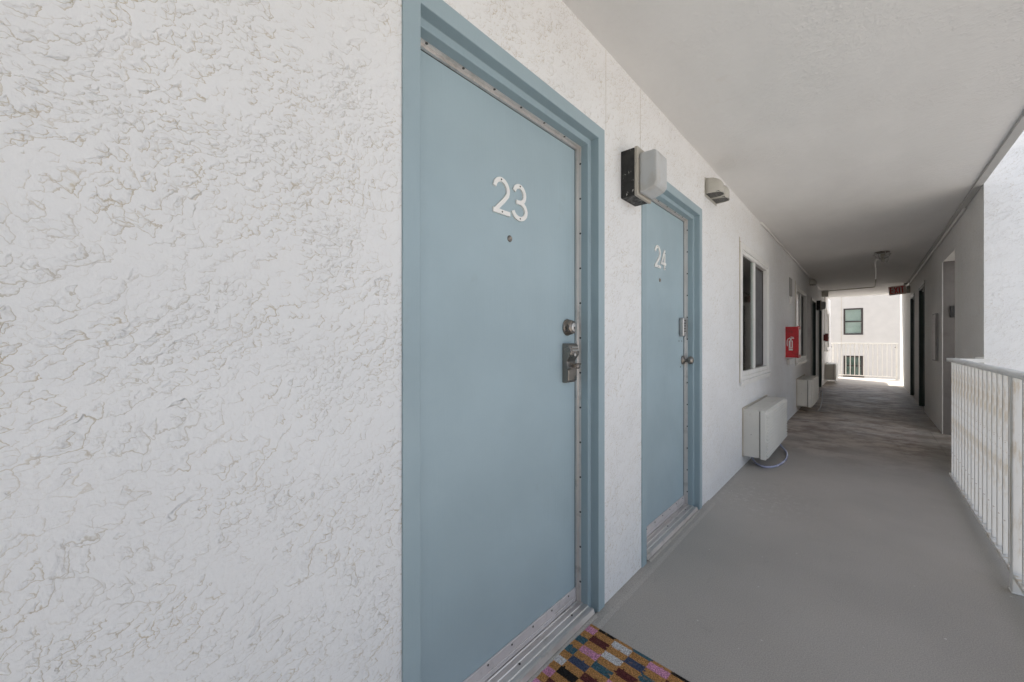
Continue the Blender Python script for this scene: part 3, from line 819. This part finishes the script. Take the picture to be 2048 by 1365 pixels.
# ------------------------------------------------------------------ extinguisher cabinet
C0, C1, X1 = 6.60, 6.815, WX+.158
ca = empty('extinguisher_cabinet', (WX, 6.7, .918), 'red fire extinguisher cabinet with white extinguisher symbol on the left wall', 'cabinet')
b = B(); b.box((WX+.0005, C0, .922), (X1-.018, C1, 1.347), .004, 2); cb = b.obj('cabinet_body', M['red'], ca)
b = B(); b.box((X1-.0175, C0-.005, .918), (X1, C1+.005, 1.352), .004, 2); dr = b.obj('cabinet_door', M['red'], ca)
b = B(); b.box((X1, C0+.03, .96), (X1+.002, C1-.03, 1.31), .0008); b.obj('door_pane', M['decal'], dr)
b = B(); b.box((WX+.0005, C0-.004, .916), (WX+.010, C0+.0, 1.354), .001); b.obj('back_flange', M['decal'], ca)
fy = lambda u, v, n: (WX+.018+u, C0-.0006-n, 1.02+v)
b = B()
b.stroke([(.052, .0), (.052, .135)], .046, .0006, fy)
b.stroke([(.052, .138), (.052, .158)], .020, .0006, fy)
b.stroke([(.034, .172), (.052, .164), (.090, .166)], .010, .0008, fy)
b.stroke([(.050, .185), (.088, .178)], .008, .0010, fy)
b.stroke([(.040, .168), (.022, .160), (.012, .135), (.010, .095), (.014, .060)], .009, .0012, fy)
b.obj('extinguisher_symbol', M['decal'], cb)
b = B()
b.stroke([(.056, .045), (.056, .125)], .012, .0016, fy); b.stroke([(.036, .030), (.078, .030)], .007, .0018, fy)
b.obj('symbol_marking', M['red'], cb)

# small wall boxes and plates
jb = empty('wall_box', (WX, 7.0, .81), 'small white box on the wall directly below the red cabinet', 'box')
b = B(); b.box((WX+.0005, 6.78, .805), (WX+.034, 7.24, .895), .004, 2); b.obj('box_body', M['plastic'], jb)
b = B(); b.box((WX+.0342, 6.80, .812), (WX+.038, 7.22, .888), .002); b.obj('box_cover', M['white'], jb)
pl = empty('wall_vent', (WX, 7.15, 1.71), 'narrow grey vent plate with white lower lip left of second window', 'vent')
b = B(); b.box((WX+.0005, 7.03, 1.81), (WX+.010, 7.27, 2.085), .002); b.obj('vent_plate', M['panel'], pl)
b = B(); b.prism([(WX+.0005, 1.70), (WX+.006, 1.70), (WX+.030, 1.80), (WX+.0005, 1.808)], 'y', 7.05, 7.25, .002); b.obj('vent_lip', M['white'], pl)

bx = empty('junction_box', (WX, 12.72, 2.27), 'small square grey box near ceiling with conduit running down far wall', 'box')
b = B(); b.box((WX+.0005, 12.66, 2.27), (WX+.13, 12.86, 2.405), .008, 2); b.obj('box_body', M['vent'], bx)
b = B(); b.tube([(WX+.025, 13.35, 2.30), (WX+.025, 13.35, .87)], .010, 8); b.obj('conduit', M['gasket'], bx)
b = B(); b.tube([(WX+.025, 12.86, 2.32), (WX+.025, 13.30, 2.32), (WX+.025, 13.35, 2.29)], .010, 8); b.obj('conduit', M['gasket'], bx)
b = B(); b.box((WX+.040, 13.24, 1.14), (WX+.095, 13.46, 1.345), .004, 2)
b.box((WX+.0955, 13.30, 1.20), (WX+.102, 13.40, 1.26), .002); b.box((WX, 13.26, 1.16), (WX+.0395, 13.44, 1.32))
o = b.obj('fire_alarm', M['dkred'], None, (WX, 13.35, 1.14)); tag(o, 'small dark red fire alarm box on the far left wall', 'alarm box')

# beads and conduits in the ceiling corners
b = B(); pts = [(WX+.012+.002*math.sin(i*2.1), 4.9+i*.4, CH-.012+.002*math.sin(i*1.3)) for i in range(0, 21)]; b.tube(pts, .011, 8)
o = b.obj('ceiling_pipe', M['white'], None, (WX, 8, CH)); tag(o, 'thin white pipe along the ceiling corner of the left wall', 'pipe')
b = B(); pts = [(RX-.016+.002*math.sin(i*1.7), 5.6+i*.4, CH-.030+.002*math.sin(i*1.1)) for i in range(0, 18)]; b.tube(pts, .014, 8)
o = b.obj('ceiling_pipe', M['white'], None, (RX, 8, CH)); tag(o, 'white pipe along the ceiling corner of the right wall', 'pipe')

# stripped ceiling lamp with its conduit
cl = empty('ceiling_lamp', (.165, 7.72, CH), 'broken caged ceiling lamp with dangling bracket over the corridor', 'ceiling lamp')
b = B(); b.lathe((.165, 7.72, CH-.0005), (0, 0, -1), [(.085, 0), (.085, .006), (.06, .010), (.05, .022), (.02, .024)], 24); b.obj('canopy', M['bronze'], cl)
b = B()
for k in range(4):
    a = k*PI/2+.4; ca_, sa_ = math.cos(a), math.sin(a)
    b.tube([(.165+.075*ca_, 7.72+.075*sa_, CH-.006), (.165+.095*ca_, 7.72+.095*sa_, CH-.035), (.165+.07*ca_, 7.72+.07*sa_, CH-.075), (.165+.025*ca_, 7.72+.025*sa_, CH-.10)], .005, 6)
for rr, zz in ((.095, .037), (.070, .076)):
    b.tube([(.165+rr*math.cos(t*PI/10), 7.72+rr*math.sin(t*PI/10), CH-zz) for t in range(21)], .004, 6)
b.obj('wire_cage', M['nickel'], cl)
b = B(); b.cyl((.175, 7.72, CH-.024), (0, 0, -1), .026, .05, 14); b.cyl((.175, 7.72, CH-.074), (0, 0, -1), .016, .07, 12); b.obj('lamp_socket', M['gasket'], cl)
b = B(); b.tube(smooth_path([(.14, 7.70, CH-.085), (.15, 7.66, CH-.13), (.19, 7.66, CH-.165), (.215, 7.70, CH-.155)]), .004, 6); b.tube(smooth_path([(.20, 7.74, CH-.05), (.235, 7.74, CH-.10), (.215, 7.76, CH-.15)]), .0035, 6)
b.obj('loose_wire', M['nickel'], cl)
b = B(); b.tube(smooth_path([(.120, 7.74, CH-.085), (.10, 7.95, CH-.095), (.105, 8.5, CH-.085), (.125, 9.3, CH-.045), (.135, 10.2, CH-.020), (.14, 10.8, CH-.016)]), .014, 10)
o = b.obj('flex_conduit', M['white'], None, (.12, 9, CH)); tag(o, 'white flexible conduit drooping from the broken ceiling lamp', 'conduit')
b = B(); b.tube([(.14, 10.8, CH-.016), (.145, 11.6, CH-.014), (.147, 12.42, CH-.014), (.10, 12.50, CH-.014), (-.3, 12.58, CH-.014), (-.72, 12.70, CH-.014), (WX+.06, 12.74, CH-.016)], .010, 8)
o = b.obj('ceiling_conduit', M['gasket'], None, (.1, 12.4, CH)); tag(o, 'thin grey conduit crossing the ceiling to the far left wall', 'conduit')

# exit sign
ex = empty('exit_sign', (.5, 12.0, 2.27), 'worn red EXIT sign on a bracket at the right ceiling corner', 'sign')
TLT = math.radians(-5)
def rot(p):
    c = Vector((.635, 12.0, 2.27)); v = Vector(p)-c
    return tuple(c+Vector((v.x*math.cos(TLT)+v.z*math.sin(TLT), v.y, -v.x*math.sin(TLT)+v.z*math.cos(TLT))))
b = B(); b.box((.362, 12.0, 2.172), (.640, 12.045, 2.366), .016, 3)
for v in b.bm.verts: v.co = Vector(rot(v.co))
b.obj('sign_body', M['signbody'], ex)
fe = lambda u, v, n: rot((.392+u, 11.9995-n, 2.198+v))
b = B(); H = .142
b.stroke([(.0, 0), (.0, H)], .018, .002, fe); 
for vv in (0, H/2, H): b.stroke([(-.007, vv+(.007 if vv == 0 else -.007 if vv == H else 0)), (.042, vv+(.007 if vv == 0 else -.007 if vv == H else 0))], .017, .0022, fe)
b.stroke([(.062, 0), (.112, H)], .018, .002, fe); b.stroke([(.062, H), (.112, 0)], .017, .0022, fe)
b.stroke([(.139, 0), (.139, H)], .018, .002, fe)
b.stroke([(.186, 0), (.186, H)], .018, .002, fe); b.stroke([(.160, H-.007), (.212, H-.007)], .017, .0022, fe)
b.obj('exit_lettering', M['signred'], ex)
b = B(); b.box((.645, 12.005, 2.18), (RX-.001, 12.06, 2.34), .006); b.box((.60, 12.01, 2.366), (.66, 12.04, CH-.017), .004); b.obj('wall_bracket', M['gasket'], ex)

# notice box on the right wall
nb = empty('notice_box', (RX, 7.7, .89), 'shallow upright white notice box on the right corridor wall', 'notice box')
b = B(); b.box((RX-.027, 7.56, .885), (RX-.0005, 7.90, 1.515), .004, 2); b.obj('box_body', M['panel'], nb)
b = B(); b.box((RX-.0305, 7.575, .90), (RX-.0272, 7.885, 1.50), .002); b.obj('lit_front', M['decal'], nb)  # white front on grey body: light caught by the front, put into colour

# ------------------------------------------------------------------ railings
def picket(b, x, y, z0, z1, s=.0095): b.box((x-s, y-s, z0), (x+s, y+s, z1), .002)
R = empty('metal_railing', (.51, 0, 0), 'rust-stained white picket railing along the right edge of the walkway', 'railing')
RR = .515
b = B()
pr = [(RR-.032, .992), (RR-.030, 1.004), (RR-.016, 1.012), (RR+.016, 1.012), (RR+.030, 1.004), (RR+.032, .992), (RR+.022, .985), (RR-.022, .985)]
b.prism(pr, 'y', -1.15, 4.73); b.prism([(4.67, .9845), (4.73, .9845), (4.73, 1.0115), (4.67, 1.0115)], 'x', RR+.0325, RX+.0)
b.cyl((RR-.001, 4.725, .986), (0, 0, 1), .033, .0262, 20)
b.obj('top_rail', M['railtop'], R)
b = B(); b.box((RR-.020, -1.15, .072), (RR+.020, 4.72, .092), .002); b.obj('bottom_rail', M['rail'], R)
src = None
posts = [2.885-1.93*k for k in range(3)]
ys = []
y = 4.68
while y > -.7:
    ys.append(y); y -= .1135
src = None
for y in ys:
    if any(abs(y-p) < .035 for p in posts): continue
    if src is None:
        q = B(); q.box((-.0125, -.007, .0925), (.0125, .007, .9845), .002); src = q.obj('picket', M['rail'], R); src.location = (RR-.51, y, 0)
        src.data.transform(Matrix.Translation(Vector((.51, 0, 0)))) ; 
    else:
        c = src.copy(); COL.objects.link(c); c.parent = R; c.location = (RR-.51, y, 0)
for p in posts:
    q = B(); q.box((RR-.021, p-.021, .0), (RR+.021, p+.021, .9845), .003); q.box((RR-.024, p-.026, 0.0005), (RR+.028, p+.026, .006), .002); q.obj('post', M['rail'], R)
b = B(); b.cyl((RX-.030, 4.82, .99), (0, 1, 0), .012, .06, 12); b.box((RX-.05, 4.868, .96), (RX-.0, 4.879, 1.02), .002); b.obj('wall_bracket', M['vent'], R)

FRL = empty('metal_railing', (0, 16.15, 0), 'white picket railing closing the far end of the walkway', 'railing')
FX0, FX1 = -.79, .66; FY = 16.15
b = B(); b.box((FX0-.04, FY-.03, 1.055), (FX1+.03, FY+.03, 1.09), .006); b.obj('top_rail', M['rail_clean'], FRL)
b = B(); b.box((FX0+.02, FY-.016, .075), (FX1-.02, FY+.016, .10), .003); b.obj('bottom_rail', M['rail_clean'], FRL)
for x in (FX0, FX1):
    b = B(); b.box((x-.02, FY-.02, 0), (x+.02, FY+.02, 1.054), .003); b.box((x-.05, FY-.045, 0.0005), (x+.05, FY+.045, .010), .002); b.obj('post', M['rail_clean'], FRL)
    b = B(); b.box((x-.045, FY-.03, .95), (x-.0205, FY-.022, .975)); b.obj('bracket', M['screw'], FRL)
for k in range(1, 14):
    x = FX0+(FX1-FX0)*k/14
    b = B(); picket(b, x, FY, .1005, 1.0545, .010); b.obj('picket', M['rail_clean'], FRL)

# ------------------------------------------------------------------ facade across the court
FYB = 28.0
fb = empty('cream_building', (0, FYB, -2.9), 'pale cream building facade with dark-framed windows across the far court', 'building')
wx0, wx1 = -.93, -.135
b = B()
wins = [(1.485, 2.905), (-.72, .36)]
b.box((-14, FYB, -2.9), (wx0, FYB+.3, 4.4)); b.box((wx1, FYB, -2.9), (14, FYB+.3, 4.4))
z = -2.9
for z0, z1 in sorted(wins):
    b.box((wx0, FYB, z), (wx1, FYB+.3, z0)); z = z1
b.box((wx0, FYB, z), (wx1, FYB+.3, 4.4)); b.obj('facade_wall', M['facade'], fb)
for z0, z1 in wins:
    t = .075
    b = B(); b.box((wx0, FYB-.02, z0), (wx0+t, FYB+.06, z1), .004); b.box((wx1-t, FYB-.02, z0), (wx1, FYB+.06, z1), .004)
    b.box((wx0+t+.0005, FYB-.02, z0), (wx1-t-.0005, FYB+.06, z0+t), .004); b.box((wx0+t+.0005, FYB-.02, z1-t), (wx1-t-.0005, FYB+.06, z1), .004)
    b.box((wx0+t+.0005, FYB-.015, (z0+z1)/2-.03), (wx1-t-.0005, FYB+.055, (z0+z1)/2+.03), .003)
    w = b.obj('window', M['bronzeframe'], fb)
    b = B(); b.box((wx0+t, FYB+.02, z0+t), (wx1-t, FYB+.025, z1-t)); b.obj('pane', M['glass'], w)
    b = B(); b.box((wx0+t, FYB+.10, z0+t), (wx1-t, FYB+.12, z1-t)); b.obj('blind', M['blind'] if z0 > 0 else M['curtain'], w)
    b = B(); b.box((wx0-.03, FYB-.06, z0-.06), (wx1+.05, FYB-.001, z0-.004), .004); b.obj('sill', M['facade'] if z0 > 0 else M['bronzeframe'], w)
b = B(); b.box((-1.03, FYB-.012, -2.9), (-1.005, FYB-.0005, 4.4)); b.obj('wall_joint', M['caulk'], fb)
b = B(); b.box((-14, FYB-.12, 4.401), (14, FYB+.5, 4.6)); b.obj('parapet', M['facade'], fb)
